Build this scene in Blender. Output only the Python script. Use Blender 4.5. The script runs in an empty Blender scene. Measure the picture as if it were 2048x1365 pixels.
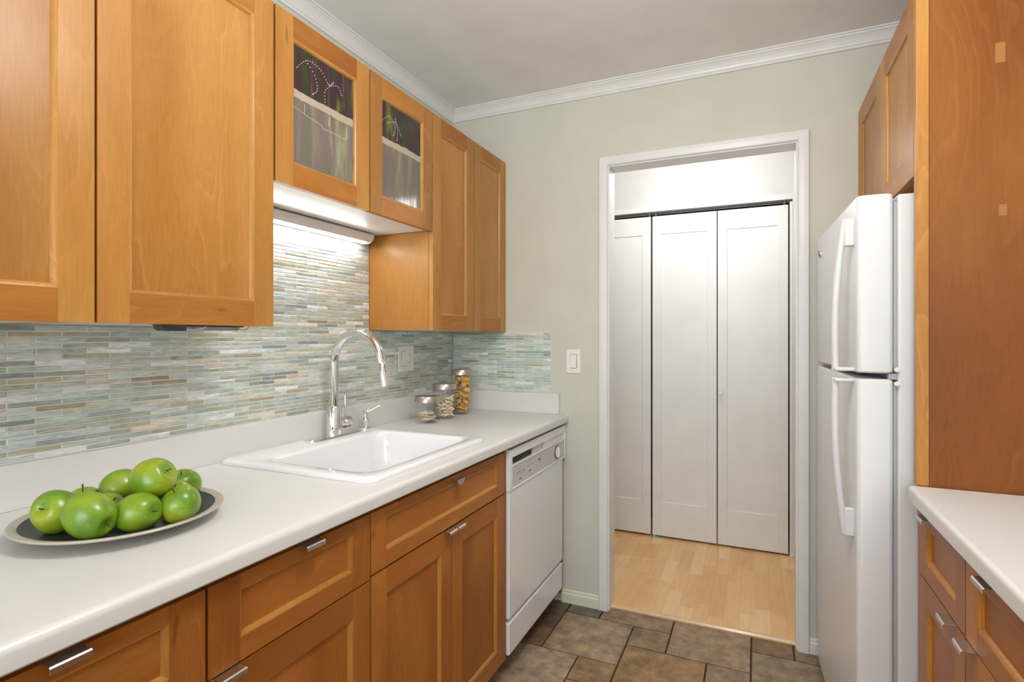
import bpy, bmesh, math, random
from mathutils import Vector, Matrix, Euler, noise
R = random.Random(7)
PI = math.pi
S = bpy.context.scene
C = S.collection

# ------------------------------------------------------------------ camera
YAW = math.atan(488 / 1088)
cam_d = bpy.data.cameras.new('camera'); cam = bpy.data.objects.new('camera', cam_d); C.objects.link(cam)
cam.location = (0, 0, 1.276); cam.rotation_euler = (PI / 2, 0, YAW)
cam_d.sensor_fit = 'HORIZONTAL'; cam_d.sensor_width = 36; cam_d.lens = 1088 / 2048 * 36
cam_d.shift_y = -7.5 / 2048; cam_d.clip_start = 0.02
S.camera = cam
S.view_settings.view_transform = 'Standard'; S.view_settings.look = 'None'
S.view_settings.gamma = 1; S.view_settings.use_curve_mapping = False
S.view_settings.exposure = 0.0
# ------------------------------------------------------------------ world and lights
W = bpy.data.worlds.new('sky'); S.world = W; W.use_nodes = True
W.node_tree.nodes['Background'].inputs[0].default_value = (0.85, 0.93, 1.0, 1)
W.node_tree.nodes['Background'].inputs[1].default_value = 0.9
def area(name, loc, rot, sx, sy, power, col):
    l = bpy.data.lights.new(name, 'AREA'); l.shape = 'RECTANGLE'; l.size = sx; l.size_y = sy
    l.energy = power; l.color = col
    o = bpy.data.objects.new(name, l); C.objects.link(o); o.location = loc; o.rotation_euler = rot
    return o
area('window_daylight', (-0.1, -2.28, 1.55), (PI / 2 + .30, 0, 0), 1.9, 1.3, 48, (0.94, 0.97, 1.0))
def bulb(name, loc, radius, power, col):
    l = bpy.data.lights.new(name, 'POINT'); l.shadow_soft_size = radius; l.energy = power; l.color = col
    o = bpy.data.objects.new(name, l); C.objects.link(o); o.location = loc
    return o
bulb('ceiling_lamp_light', (-0.15, 0.85, 2.20), 0.15, 28, (1.0, 0.98, 0.96))
bulb('hall_lamp_light', (-0.3, 2.95, 2.25), 0.16, 14, (1.0, 0.98, 0.97))

# ------------------------------------------------------------------ node helpers
def M(name):
    m = bpy.data.materials.new(name); m.use_nodes = True
    return m, m.node_tree, m.node_tree.nodes['Principled BSDF']
def N(nt, t, **kw):
    n = nt.nodes.new(t)
    for k, v in kw.items():
        if k.startswith('i_'):
            key = k[2:]; key = int(key) if key.isdigit() else key.replace('_', ' ')
            n.inputs[key].default_value = v
        else: setattr(n, k, v)
    return n
def ramp(nt, pts, interp='LINEAR'):
    n = nt.nodes.new('ShaderNodeValToRGB'); e = n.color_ramp.elements; n.color_ramp.interpolation = interp
    while len(e) < len(pts): e.new(0.5)
    for el, (p, c) in zip(e, pts):
        el.position = p; el.color = (c[0], c[1], c[2], 1) if not isinstance(c, (int, float)) else (c, c, c, 1)
    return n
def mixc(nt, blend='MIX', fac=None):
    n = nt.nodes.new('ShaderNodeMix'); n.data_type = 'RGBA'; n.blend_type = blend
    if fac is not None: n.inputs[0].default_value = fac
    return n
def coords(nt, scale=(1, 1, 1), jit=0.0):
    tc = N(nt, 'ShaderNodeTexCoord'); mp = N(nt, 'ShaderNodeMapping'); mp.inputs['Scale'].default_value = scale
    src = tc.outputs['Object']
    if jit:
        oi = N(nt, 'ShaderNodeObjectInfo'); mu = N(nt, 'ShaderNodeMath', operation='MULTIPLY'); mu.inputs[1].default_value = jit
        nt.links.new(oi.outputs['Random'], mu.inputs[0])
        ad = N(nt, 'ShaderNodeVectorMath', operation='ADD'); nt.links.new(src, ad.inputs[0]); nt.links.new(mu.outputs[0], ad.inputs[1])
        src = ad.outputs[0]
    nt.links.new(src, mp.inputs['Vector'])
    return mp.outputs[0]
def plain(name, col, rough=0.5, metal=0.0, coat=0.0, bump=0.0, bs=60, spec=0.5, var=0.03):
    m, nt, b = M(name)
    v = coords(nt)
    n = N(nt, 'ShaderNodeTexNoise'); n.inputs['Scale'].default_value = 6; n.inputs['Detail'].default_value = 3
    nt.links.new(v, n.inputs['Vector'])
    r = ramp(nt, [(0.3, tuple(max(0, x * (1 - var)) for x in col)), (0.7, tuple(min(1, x * (1 + var)) for x in col))])
    nt.links.new(n.outputs[0], r.inputs[0]); nt.links.new(r.outputs[0], b.inputs['Base Color'])
    b.inputs['Roughness'].default_value = rough; b.inputs['Metallic'].default_value = metal
    b.inputs['Coat Weight'].default_value = coat; b.inputs['Coat Roughness'].default_value = 0.12
    b.inputs['Specular IOR Level'].default_value = spec
    if bump:
        n2 = N(nt, 'ShaderNodeTexNoise'); n2.inputs['Scale'].default_value = bs; n2.inputs['Detail'].default_value = 2
        nt.links.new(v, n2.inputs['Vector'])
        bp = N(nt, 'ShaderNodeBump'); bp.inputs['Strength'].default_value = bump; bp.inputs['Distance'].default_value = 0.002
        nt.links.new(n2.outputs[0], bp.inputs['Height']); nt.links.new(bp.outputs[0], b.inputs['Normal'])
    return m
def wood(name, stretch, light, mid, dark, rough=0.33, figure=1.0):
    """maple veneer: fine grain plus wavy cathedral figure, per-piece tone from the 'Col' attribute"""
    m, nt, b = M(name)
    tc = N(nt, 'ShaderNodeTexCoord'); at = N(nt, 'ShaderNodeAttribute', attribute_name='Col')
    sp = N(nt, 'ShaderNodeSeparateColor'); nt.links.new(at.outputs['Color'], sp.inputs[0])
    mu = N(nt, 'ShaderNodeMath', operation='MULTIPLY'); mu.inputs[1].default_value = 37.0; nt.links.new(sp.outputs[1], mu.inputs[0])
    ad = N(nt, 'ShaderNodeVectorMath', operation='ADD'); nt.links.new(tc.outputs['Object'], ad.inputs[0]); nt.links.new(mu.outputs[0], ad.inputs[1])
    mp = N(nt, 'ShaderNodeMapping'); mp.inputs['Scale'].default_value = stretch; nt.links.new(ad.outputs[0], mp.inputs['Vector'])
    n0 = N(nt, 'ShaderNodeTexNoise', i_Scale=1.1, i_Detail=2.0); nt.links.new(mp.outputs[0], n0.inputs['Vector'])
    base = ramp(nt, [(0.30, dark), (0.5, mid), (0.70, light)]); nt.links.new(n0.outputs[0], base.inputs[0])
    # cathedral figure: saw-tooth contour bands of a stretched noise, with soft edges and wavering borders
    n1 = N(nt, 'ShaderNodeTexNoise', i_Scale=1.25, i_Detail=3.5, i_Roughness=0.42, i_Distortion=0.25); nt.links.new(mp.outputs[0], n1.inputs['Vector'])
    m8 = N(nt, 'ShaderNodeMath', operation='MULTIPLY'); m8.inputs[1].default_value = 17.0; nt.links.new(n1.outputs[0], m8.inputs[0])
    fr = N(nt, 'ShaderNodeMath', operation='FRACT'); nt.links.new(m8.outputs[0], fr.inputs[0])
    sh = ramp(nt, [(0.0, 1.02), (0.75, 0.985), (0.92, 0.965), (1.0, 1.02)]); nt.links.new(fr.outputs[0], sh.inputs[0])
    x0 = mixc(nt, 'MULTIPLY', 1.0); nt.links.new(base.outputs[0], x0.inputs[6]); nt.links.new(sh.outputs[0], x0.inputs[7])
    fl = ramp(nt, [(0.0, 0.9), (0.10, 0.3), (0.30, 0.0), (0.90, 0.0), (1.0, 0.9)]); nt.links.new(fr.outputs[0], fl.inputs[0])
    n3 = N(nt, 'ShaderNodeTexNoise', i_Scale=1.6, i_Detail=1.0); nt.links.new(mp.outputs[0], n3.inputs['Vector'])
    g3 = ramp(nt, [(0.50, 0.02), (0.64, 0.42 * figure)]); nt.links.new(n3.outputs[0], g3.inputs[0])
    mm = N(nt, 'ShaderNodeMath', operation='MULTIPLY'); nt.links.new(fl.outputs[0], mm.inputs[0]); nt.links.new(g3.outputs[0], mm.inputs[1])
    x1 = mixc(nt); nt.links.new(mm.outputs[0], x1.inputs[0]); nt.links.new(x0.outputs[2], x1.inputs[6]); x1.inputs[7].default_value = (*[min(1, 1.15 * c + .02) for c in light], 1)
    # fine grain
    mp2 = N(nt, 'ShaderNodeMapping'); mp2.inputs['Scale'].default_value = tuple(16 * s * (.5 if s < 2 else 1.3) for s in stretch); nt.links.new(ad.outputs[0], mp2.inputs['Vector'])
    n2 = N(nt, 'ShaderNodeTexNoise', i_Scale=2.0, i_Detail=2.0); nt.links.new(mp2.outputs[0], n2.inputs['Vector'])
    gr = ramp(nt, [(0.35, 0.93), (0.6, 1.02)]); nt.links.new(n2.outputs[0], gr.inputs[0])
    x2 = mixc(nt, 'MULTIPLY', 1.0); nt.links.new(x1.outputs[2], x2.inputs[6]); nt.links.new(gr.outputs[0], x2.inputs[7])
    # rare dark mineral streaks
    n4 = N(nt, 'ShaderNodeTexNoise', i_Scale=7.0, i_Detail=1.0, i_Distortion=0.3); nt.links.new(mp.outputs[0], n4.inputs['Vector'])
    st = ramp(nt, [(0.76, 1.0), (0.82, 0.66)]); nt.links.new(n4.outputs[0], st.inputs[0])
    x3 = mixc(nt, 'MULTIPLY', 1.0); nt.links.new(x2.outputs[2], x3.inputs[6]); nt.links.new(st.outputs[0], x3.inputs[7])
    tn = N(nt, 'ShaderNodeMapRange'); tn.inputs[3].default_value = 0.86; tn.inputs[4].default_value = 1.12; nt.links.new(sp.outputs[0], tn.inputs[0])
    x4 = N(nt, 'ShaderNodeVectorMath', operation='SCALE'); nt.links.new(x3.outputs[2], x4.inputs[0]); nt.links.new(tn.outputs[0], x4.inputs['Scale'])
    nt.links.new(x4.outputs[0], b.inputs['Base Color'])
    b.inputs['Roughness'].default_value = rough; b.inputs['Specular IOR Level'].default_value = 0.28; b.inputs['Coat Weight'].default_value = 0.03; b.inputs['Coat Roughness'].default_value = 0.2
    return m
def colattr(name, rough=0.5, streak=(1, 1, 1), sscale=4, amt=0.3, coat=0.0, bump=0.0, detail=4, lum=None, dist=0.6, spec=0.5):
    """material whose piece colour comes from 'Col' with streaky noise on it"""
    m, nt, b = M(name)
    at = N(nt, 'ShaderNodeAttribute', attribute_name='Col')
    tc = N(nt, 'ShaderNodeTexCoord')
    mu = N(nt, 'ShaderNodeVectorMath', operation='SCALE'); mu.inputs['Scale'].default_value = 23.0; nt.links.new(at.outputs['Color'], mu.inputs[0])
    ad = N(nt, 'ShaderNodeVectorMath', operation='ADD'); nt.links.new(tc.outputs['Object'], ad.inputs[0]); nt.links.new(mu.outputs[0], ad.inputs[1])
    mp = N(nt, 'ShaderNodeMapping'); mp.inputs['Scale'].default_value = streak; nt.links.new(ad.outputs[0], mp.inputs['Vector'])
    n = N(nt, 'ShaderNodeTexNoise', i_Scale=sscale, i_Detail=detail, i_Distortion=dist, i_Roughness=0.62); nt.links.new(mp.outputs[0], n.inputs['Vector'])
    r = ramp(nt, [(0.3, 1 - amt), (0.7, 1 + amt)] if lum is None else lum); nt.links.new(n.outputs[0], r.inputs[0])
    mr = N(nt, 'ShaderNodeMapRange'); mr.inputs[1].default_value = 0.3; mr.inputs[2].default_value = 0.7
    mr.inputs[3].default_value = 1 - amt; mr.inputs[4].default_value = 1 + amt; nt.links.new(n.outputs[0], mr.inputs[0])
    x = N(nt, 'ShaderNodeVectorMath', operation='SCALE'); nt.links.new(at.outputs['Color'], x.inputs[0]); nt.links.new(mr.outputs[0], x.inputs['Scale'])
    nt.links.new(x.outputs[0], b.inputs['Base Color'])
    b.inputs['Roughness'].default_value = rough; b.inputs['Coat Weight'].default_value = coat; b.inputs['Coat Roughness'].default_value = 0.1
    b.inputs['Specular IOR Level'].default_value = spec
    if bump:
        bp = N(nt, 'ShaderNodeBump'); bp.inputs['Strength'].default_value = bump; bp.inputs['Distance'].default_value = 0.003
        nt.links.new(n.outputs[0], bp.inputs['Height']); nt.links.new(bp.outputs[0], b.inputs['Normal'])
    return m

# ------------------------------------------------------------------ materials
WL, WM, WD = (0.49, 0.235, 0.060), (0.43, 0.190, 0.042), (0.37, 0.145, 0.028)
wood_v = wood('maple_upright_grain', (5, 5, 1.25), (0.51, 0.255, 0.068), (0.45, 0.205, 0.048), (0.38, 0.158, 0.032))
wood_h = wood('maple_level_grain', (5, 1.25, 5), (0.47, 0.200, 0.040), (0.41, 0.155, 0.028), (0.34, 0.118, 0.019))
BL, BM, BD = (0.47, 0.180, 0.034), (0.40, 0.138, 0.025), (0.33, 0.105, 0.018)  # same maple on the base units, dimmer light down there put into the colour
bead_m = wood('lit_maple_bead', (5, 5, 1.25), (0.56, 0.30, 0.088), (0.50, 0.25, 0.066), (0.44, 0.205, 0.05), rough=0.25)  # beads paler than their doors: the lit edge is put into the colour
base_bead_m = wood('lit_base_maple_bead', (5, 5, 1.25), (0.54, 0.245, 0.056), (0.48, 0.205, 0.043), (0.42, 0.165, 0.033), rough=0.25)  # base unit beads, likewise lightened as if catching light
base_v = wood('shaded_maple_upright_grain', (5, 5, 1.25), BL, BM, BD)
base_h = wood('shaded_maple_level_grain', (5, 1.25, 5), BL, BM, BD)
RL, RM, RD = (0.35, 0.128, 0.024), (0.27, 0.084, 0.014), (0.22, 0.064, 0.010)
wood_panel = wood('maple_side_panel', (3.4, 3.4, 1.0), RL, RM, RD, rough=0.4)
wall_m = plain('wall_paint', (0.62, 0.615, 0.54), 0.6, bump=0.05, bs=300)
ceil_m = plain('ceiling_paint', (0.86, 0.855, 0.845), 0.8, bump=0.05, bs=200)
trim_m = plain('trim_paint', (0.76, 0.765, 0.75), 0.35, bump=0.12, bs=140)
cream_m = plain('cream_baseboard_paint', (0.76, 0.75, 0.60), 0.45)
closet_m = plain('closet_door_paint', (0.80, 0.80, 0.795), 0.38)
hallwall_m = plain('hall_wall_paint', (0.72, 0.71, 0.70), 0.32)
counter_m = plain('countertop_laminate', (0.735, 0.73, 0.712), 0.33, bump=0.04, bs=400, var=0.02)
sink_m = plain('white_enamel', (0.86, 0.87, 0.89), 0.08, coat=0.6, var=0.005)
white_m = plain('appliance_white', (0.85, 0.86, 0.88), 0.16, coat=0.3, var=0.01)
fridge_m = plain('fridge_white_textured', (0.68, 0.69, 0.70), 0.3, bump=0.18, bs=500, var=0.01)
dwgrey_m = plain('control_panel_grey', (0.62, 0.62, 0.63), 0.35)
gasket_m = plain('gasket_grey', (0.36, 0.40, 0.43), 0.6)
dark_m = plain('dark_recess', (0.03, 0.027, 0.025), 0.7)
ink_m = plain('dark_print', (0.08, 0.08, 0.08), 0.6)
melamine_m = plain('white_melamine', (0.84, 0.83, 0.82), 0.35, var=0.01)
chrome_m = plain('chrome', (0.80, 0.80, 0.80), 0.07, metal=1.0, var=0.0)
alu_m = plain('brushed_aluminium', (0.66, 0.63, 0.60), 0.32, metal=1.0)
lid_m = plain('brushed_steel', (0.55, 0.50, 0.46), 0.3, metal=1.0)
plastic_m = plain('switch_plastic', (0.86, 0.85, 0.81), 0.35, var=0.005)
grout_m = plain('wall_grout', (0.80, 0.79, 0.71), 0.8)
fgrout_m = plain('floor_grout', (0.055, 0.036, 0.022), 0.9)
tape_m = plain('dark_grey_tape', (0.07, 0.075, 0.08), 0.5)
galv_m = plain('galvanised_metal', (0.45, 0.50, 0.52), 0.4, metal=0.7, var=0.3)
shell_m = plain('pasta_shell', (0.72, 0.42, 0.11), 0.5, var=0.15)
white_shell_m = plain('pale_pasta', (0.90, 0.76, 0.58), 0.5, var=0.08)
chip_m = plain('pale_wafer', (0.90, 0.79, 0.64), 0.5, var=0.08)
stone_m = colattr('floor_stone', rough=0.42, streak=(1, 1, 1), sscale=20, amt=0.5, bump=0.25, detail=12, dist=0.15)
lam_m = colattr('laminate_planks', rough=0.3, streak=(9, 1.2, 1), sscale=3, amt=0.08, coat=0.2, dist=1.2)
mosaic_m = colattr('glass_mosaic', rough=0.16, streak=(2.2, 2.2, 16), sscale=7, amt=0.3, coat=0.5, bump=0.3, detail=3, dist=1.6)
plate_m = plain('stoneware_rim', (0.50, 0.45, 0.38), 0.35, bump=0.1, bs=90)
plate_in_m = plain('charcoal_glaze', (0.028, 0.032, 0.04), 0.4, bump=0.15, bs=50, var=0.2)
stem_m = plain('fruit_stem', (0.05, 0.035, 0.015), 0.8)

def emit(name, col, s):
    m, nt, b = M(name); b.inputs['Base Color'].default_value = (*col, 1)
    b.inputs['Emission Color'].default_value = (*col, 1); b.inputs['Emission Strength'].default_value = s
    return m
tube_m = emit('lamp_diffuser', (1.0, 0.97, 0.94), 68.0)
hall_m = emit('hall_lamp_glass', (1.0, 0.95, 0.88), 3.0)
def glass_jar():
    m, nt, b = M('jar_glass')
    out = nt.nodes['Material Output']; nt.nodes.remove(b)
    tr = N(nt, 'ShaderNodeBsdfTransparent'); tr.inputs[0].default_value = (0.985, 0.99, 0.985, 1)
    gl = N(nt, 'ShaderNodeBsdfGlossy'); gl.inputs['Roughness'].default_value = 0.02
    lw = N(nt, 'ShaderNodeLayerWeight'); lw.inputs['Blend'].default_value = 0.32
    r = ramp(nt, [(0.0, 0.012), (0.6, 0.04), (1.0, 0.5)]); nt.links.new(lw.outputs['Facing'], r.inputs[0])
    mx = N(nt, 'ShaderNodeMixShader'); nt.links.new(r.outputs[0], mx.inputs[0]); nt.links.new(tr.outputs[0], mx.inputs[1]); nt.links.new(gl.outputs[0], mx.inputs[2])
    nt.links.new(mx.outputs[0], out.inputs[0])
    return m
jar_m = glass_jar()
def apple_mat():
    m, nt, b = M('green_fruit_skin')
    v = coords(nt, (1, 1, 1), 40.0)
    n = N(nt, 'ShaderNodeTexNoise', i_Scale=14.0, i_Detail=2.0); nt.links.new(v, n.inputs['Vector'])
    r = ramp(nt, [(0.32, (0.11, 0.24, 0.010)), (0.5, (0.20, 0.34, 0.014)), (0.70, (0.38, 0.42, 0.025))]); nt.links.new(n.outputs[0], r.inputs[0])
    n2 = N(nt, 'ShaderNodeTexNoise', i_Scale=190.0, i_Detail=1.0); nt.links.new(v, n2.inputs['Vector'])
    sp = ramp(nt, [(0.62, 0.0), (0.72, 0.15)]); nt.links.new(n2.outputs[0], sp.inputs[0])
    x = mixc(nt); nt.links.new(sp.outputs[0], x.inputs[0]); nt.links.new(r.outputs[0], x.inputs[6]); x.inputs[7].default_value = (0.5, 0.62, 0.15, 1)
    nt.links.new(x.outputs[2], b.inputs['Base Color']); b.inputs['Roughness'].default_value = 0.3; b.inputs['Coat Weight'].default_value = 0.25
    b.inputs['Coat Roughness'].default_value = 0.25
    return m
apple_m = apple_mat()
def art_glass():
    """streaky painted glass: dark field above, cream band, pale lilac field below"""
    m, nt, b = M('painted_art_glass')
    out = nt.nodes['Material Output']
    tc = N(nt, 'ShaderNodeTexCoord'); sx = N(nt, 'ShaderNodeSeparateXYZ'); nt.links.new(tc.outputs['Object'], sx.inputs[0])
    mp = N(nt, 'ShaderNodeMapping'); mp.inputs['Scale'].default_value = (1, 17, 2.6); nt.links.new(tc.outputs['Object'], mp.inputs['Vector'])
    n = N(nt, 'ShaderNodeTexNoise', i_Scale=1.6, i_Detail=5.0, i_Distortion=0.5); nt.links.new(mp.outputs[0], n.inputs['Vector'])
    dk = ramp(nt, [(0.30, (0.006, 0.045, 0.050)), (0.40, (0.045, 0.060, 0.018)), (0.47, (0.060, 0.026, 0.030)), (0.56, (0.060, 0.026, 0.050)), (0.64, (0.090, 0.085, 0.020)), (0.74, (0.22, 0.24, 0.06))])
    lt = ramp(nt, [(0.30, (0.17, 0.20, 0.16)), (0.42, (0.22, 0.18, 0.14)), (0.52, (0.25, 0.195, 0.175)), (0.62, (0.29, 0.26, 0.16)), (0.74, (0.40, 0.42, 0.28))])
    nt.links.new(n.outputs[0], dk.inputs[0]); nt.links.new(n.outputs[0], lt.inputs[0])
    n2 = N(nt, 'ShaderNodeTexNoise', i_Scale=22.0, i_Detail=2.0); nt.links.new(tc.outputs['Object'], n2.inputs['Vector'])
    w = N(nt, 'ShaderNodeMath', operation='MULTIPLY_ADD'); w.inputs[1].default_value = 0.012; nt.links.new(n2.outputs[0], w.inputs[0]); nt.links.new(sx.outputs[2], w.inputs[2])
    hi = N(nt, 'ShaderNodeMath', operation='GREATER_THAN'); hi.inputs[1].default_value = 1.969 - 1.69; nt.links.new(w.outputs[0], hi.inputs[0])
    lo = N(nt, 'ShaderNodeMath', operation='GREATER_THAN'); lo.inputs[1].default_value = 1.947 - 1.69; nt.links.new(w.outputs[0], lo.inputs[0])
    a = mixc(nt); nt.links.new(lo.outputs[0], a.inputs[0]); nt.links.new(lt.outputs[0], a.inputs[6]); a.inputs[7].default_value = (0.56, 0.47, 0.36, 1)
    c = mixc(nt); nt.links.new(hi.outputs[0], c.inputs[0]); nt.links.new(a.outputs[2], c.inputs[6]); nt.links.new(dk.outputs[0], c.inputs[7])
    nt.links.new(c.outputs[2], b.inputs['Base Color']); b.inputs['Roughness'].default_value = 0.1
    bp = N(nt, 'ShaderNodeBump'); bp.inputs['Strength'].default_value = 0.25; bp.inputs['Distance'].default_value = 0.004
    nt.links.new(n.outputs[0], bp.inputs['Height']); nt.links.new(bp.outputs[0], b.inputs['Normal'])
    tr = N(nt, 'ShaderNodeBsdfTransparent'); nt.links.new(c.outputs[2], tr.inputs[0])
    mx = N(nt, 'ShaderNodeMixShader'); mx.inputs[0].default_value = 0.85
    nt.links.new(tr.outputs[0], mx.inputs[1]); nt.links.new(b.outputs[0], mx.inputs[2]); nt.links.new(mx.outputs[0], out.inputs[0])
    return m
art_m = art_glass()

# ------------------------------------------------------------------ mesh builder
class MB:
    def __init__(s): s.v = []; s.f = []; s.m = []; s.c = []; s.mats = []
    def mi(s, mat):
        if mat not in s.mats: s.mats.append(mat)
        return s.mats.index(mat)
    def add(s, vs, fs, mat, col=None):
        col = col or (R.random(), R.random(), R.random())
        o = len(s.v); s.v += [tuple(v) for v in vs]; k = s.mi(mat)
        for f in fs: s.f.append([o + i for i in f]); s.m.append(k); s.c.append(col)
        return s
    def box(s, x0, x1, y0, y1, z0, z1, mat, col=None):
        vs = [(x, y, z) for x in (x0, x1) for y in (y0, y1) for z in (z0, z1)]
        return s.add(vs, [(0, 1, 3, 2), (4, 6, 7, 5), (0, 4, 5, 1), (2, 3, 7, 6), (0, 2, 6, 4), (1, 5, 7, 3)], mat, col)
    def rings(s, rs, mat, caps=(True, True), closed=True, col=None):
        n = len(rs[0]); vs = [p for r in rs for p in r]; fs = []
        for i in range(len(rs) - 1):
            for j in range(n if closed else n - 1):
                a, b = i * n + j, i * n + (j + 1) % n
                fs.append((a, b, b + n, a + n))
        if caps[0]: fs.append(tuple(range(n))[::-1])
        if caps[1]: fs.append(tuple((len(rs) - 1) * n + j for j in range(n)))
        return s.add(vs, fs, mat, col)
    def lathe(s, prof, c, mat, seg=40, axis='z', caps=(True, True), col=None):
        rs = []
        for r, h in prof:
            ring = []
            for k in range(seg):
                t = 2 * PI * k / seg; a, b = r * math.cos(t), r * math.sin(t)
                ring.append({'z': (c[0] + a, c[1] + b, c[2] + h), 'y': (c[0] + a, c[1] + h, c[2] + b), 'x': (c[0] + h, c[1] + a, c[2] + b)}[axis])
            rs.append(ring)
        return s.rings(rs, mat, caps, col=col)
    def tube(s, pts, rad, mat, seg=14, caps=(True, True), flat=None, col=None):
        pts = [Vector(p) for p in pts]; n = len(pts)
        rad = [rad] * n if isinstance(rad, (int, float)) else rad
        up = None; rs = []
        for i, p in enumerate(pts):
            t = (pts[min(i + 1, n - 1)] - pts[max(i - 1, 0)]).normalized()
            if up is None:
                up = t.orthogonal().normalized() if flat is None else (Vector(flat) - t * t.dot(Vector(flat))).normalized()
            else: up = (up - t * t.dot(up)).normalized()
            sd = t.cross(up); r = rad[i]; ru, rv = r if isinstance(r, tuple) else (r, r)
            rs.append([p + up * (ru * math.cos(2 * PI * k / seg)) + sd * (rv * math.sin(2 * PI * k / seg)) for k in range(seg)])
        return s.rings(rs, mat, caps, col=col)
    def sweep(s, prof, fn, a, b, mat, col=None):
        """extrude a closed 2-D profile; fn(p, q, end) gives the world point"""
        r0 = [fn(p, q, a) for p, q in prof]; r1 = [fn(p, q, b) for p, q in prof]
        return s.rings([r0, r1], mat, col=col)
def build(name, mb, parent=None, loc=None, bevel=0.0, seg=2, smooth=False, recalc=True, label=None, solid=0.0):
    me = bpy.data.meshes.new(name)
    root = parent
    while root is not None and root.parent is not None: root = root.parent
    if parent is not None: org = Vector(root['_o'])
    elif loc is not None: org = Vector(loc)
    else:
        xs, ys, zs = zip(*mb.v); org = Vector(((min(xs) + max(xs)) / 2, (min(ys) + max(ys)) / 2, min(zs)))
    me.from_pydata([tuple(Vector(v) - org) for v in mb.v], [], mb.f)
    for m in mb.mats: me.materials.append(m)
    me.polygons.foreach_set('material_index', mb.m)
    at = me.color_attributes.new('Col', 'FLOAT_COLOR', 'CORNER')
    buf = []
    for f, c in zip(mb.f, mb.c): buf += [c[0], c[1], c[2], 1.0] * len(f)
    at.data.foreach_set('color', buf)
    if recalc:
        bm = bmesh.new(); bm.from_mesh(me); bmesh.ops.recalc_face_normals(bm, faces=bm.faces); bm.to_mesh(me); bm.free()
    if smooth:
        me.polygons.foreach_set('use_smooth', [True] * len(me.polygons))
        me.set_sharp_from_angle(angle=math.radians(40))
    o = bpy.data.objects.new(name, me); C.objects.link(o)
    if parent is not None: o.parent = parent
    else: o.location = org; o['_o'] = tuple(org)
    if solid:
        sm = o.modifiers.new('solid', 'SOLIDIFY'); sm.thickness = solid
    if bevel:
        md = o.modifiers.new('bevel', 'BEVEL'); md.width = bevel; md.segments = seg; md.limit_method = 'ANGLE'; md.angle_limit = math.radians(40)
        md.harden_normals = False
    if label: o['label'] = label
    return o
def thing(name, label, cat, loc, group=None, rotz=0.0):
    o = bpy.data.objects.new(name, None); C.objects.link(o); o.location = loc; o.rotation_euler = (0, 0, rotz)
    o.empty_display_size = 0.05; o['_o'] = tuple(loc) if not rotz else (0, 0, 0)
    o['label'] = label; o['category'] = cat
    if group: o['group'] = group
    return o
def tag(o, label, cat, group=None, kind=None):
    o['label'] = label; o['category'] = cat
    if group: o['group'] = group
    if kind: o['kind'] = kind
    return o
def struct(name, mb, label, cat, **kw):
    return tag(build(name, mb, **kw), label, cat, kind='structure')

# ------------------------------------------------------------------ measures
XL, YB, ZC = -1.467, 2.5, 2.464            # left wall, back wall, ceiling
XR, YF = 1.03, -2.35                       # right wall, wall behind the camera
XD, XB = -1.155, -0.848                    # door planes: uppers, base units
RD, RC = 0.372, 0.347                      # right base doors, right counter edge
OX0, OX1, OZ = -0.624, 0.149, 2.070        # doorway
YH = 2.60                                  # hall side of the back wall
YC = 3.52                                  # closet door plane
ZT = 0.905
# ------------------------------------------------------------------ room shell
g = MB().box(XL, XR + .1, YF, 2.535, -0.06, -0.006, fgrout_m)
cells = {}
U = 0.158; X0, Y0 = -0.018, 2.413
cols = [(0.293, 0.200, 0.110), (0.247, 0.157, 0.077), (0.313, 0.232, 0.149), (0.217, 0.168, 0.110), (0.323, 0.191, 0.084), (0.199, 0.136, 0.080)]
def ftile(i, j, w, h, col):               # i to the right, j towards the camera (cells)
    for a in range(w):
        for b in range(h): cells[(i + a, j + b)] = 1
    x0, x1 = X0 + i * U, X0 + (i + w) * U; y1 = Y0 - j * U; y0 = y1 - h * U
    y1 = min(y1, 2.535); x0 = max(x0, XL); x1 = min(x1, XR)
    if x1 - x0 < .02 or y1 - y0 < .02: return
    e = 0.0032; z = 0.0
    g.box(x0 + e, x1 - e, y0 + e, y1 - e, -0.012, z, stone_m, col)
ftile(-5, 0, 2, 2, (0.313, 0.225, 0.136)); ftile(-4, -1, 2, 1, (0.255, 0.173, 0.101)); ftile(-5, -1, 1, 1, (0.152, 0.136, 0.105))
ftile(-3, 0, 1, 1, (0.237, 0.157, 0.085)); ftile(-2, -1, 2, 2, (0.304, 0.204, 0.119)); ftile(0, -1, 1, 1, (0.217, 0.131, 0.068))
ftile(1, -1, 1, 1, (0.228, 0.157, 0.089)); ftile(0, 0, 2, 2, (0.255, 0.188, 0.110)); ftile(-3, 1, 2, 2, (0.285, 0.168, 0.068))
ftile(-1, 1, 1, 1, (0.266, 0.178, 0.104)); ftile(-4, 2, 1, 1, (0.266, 0.168, 0.077)); ftile(-6, 2, 2, 2, (0.351, 0.255, 0.174))
ftile(-6, -1, 1, 2, (0.141, 0.096, 0.064)); ftile(-6, 1, 1, 1, (0.199, 0.116, 0.057))
for j in range(-1, 31):
    for i in range(-10, 8):
        if (i, j) in cells: continue
        ok2 = all((i + a, j + b) not in cells for a in (0, 1) for b in (0, 1)) and i < 6
        w = h = 1
        if ok2 and R.random() < .6: w = h = 2
        elif (i + 1, j) not in cells and i < 6 and R.random() < .5: w = 2
        ftile(i, j, w, h, R.choice(cols))
struct('floor', g, 'brown and grey stone tiled kitchen floor with dark grout', 'floor', bevel=0.0012, seg=1)
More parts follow.
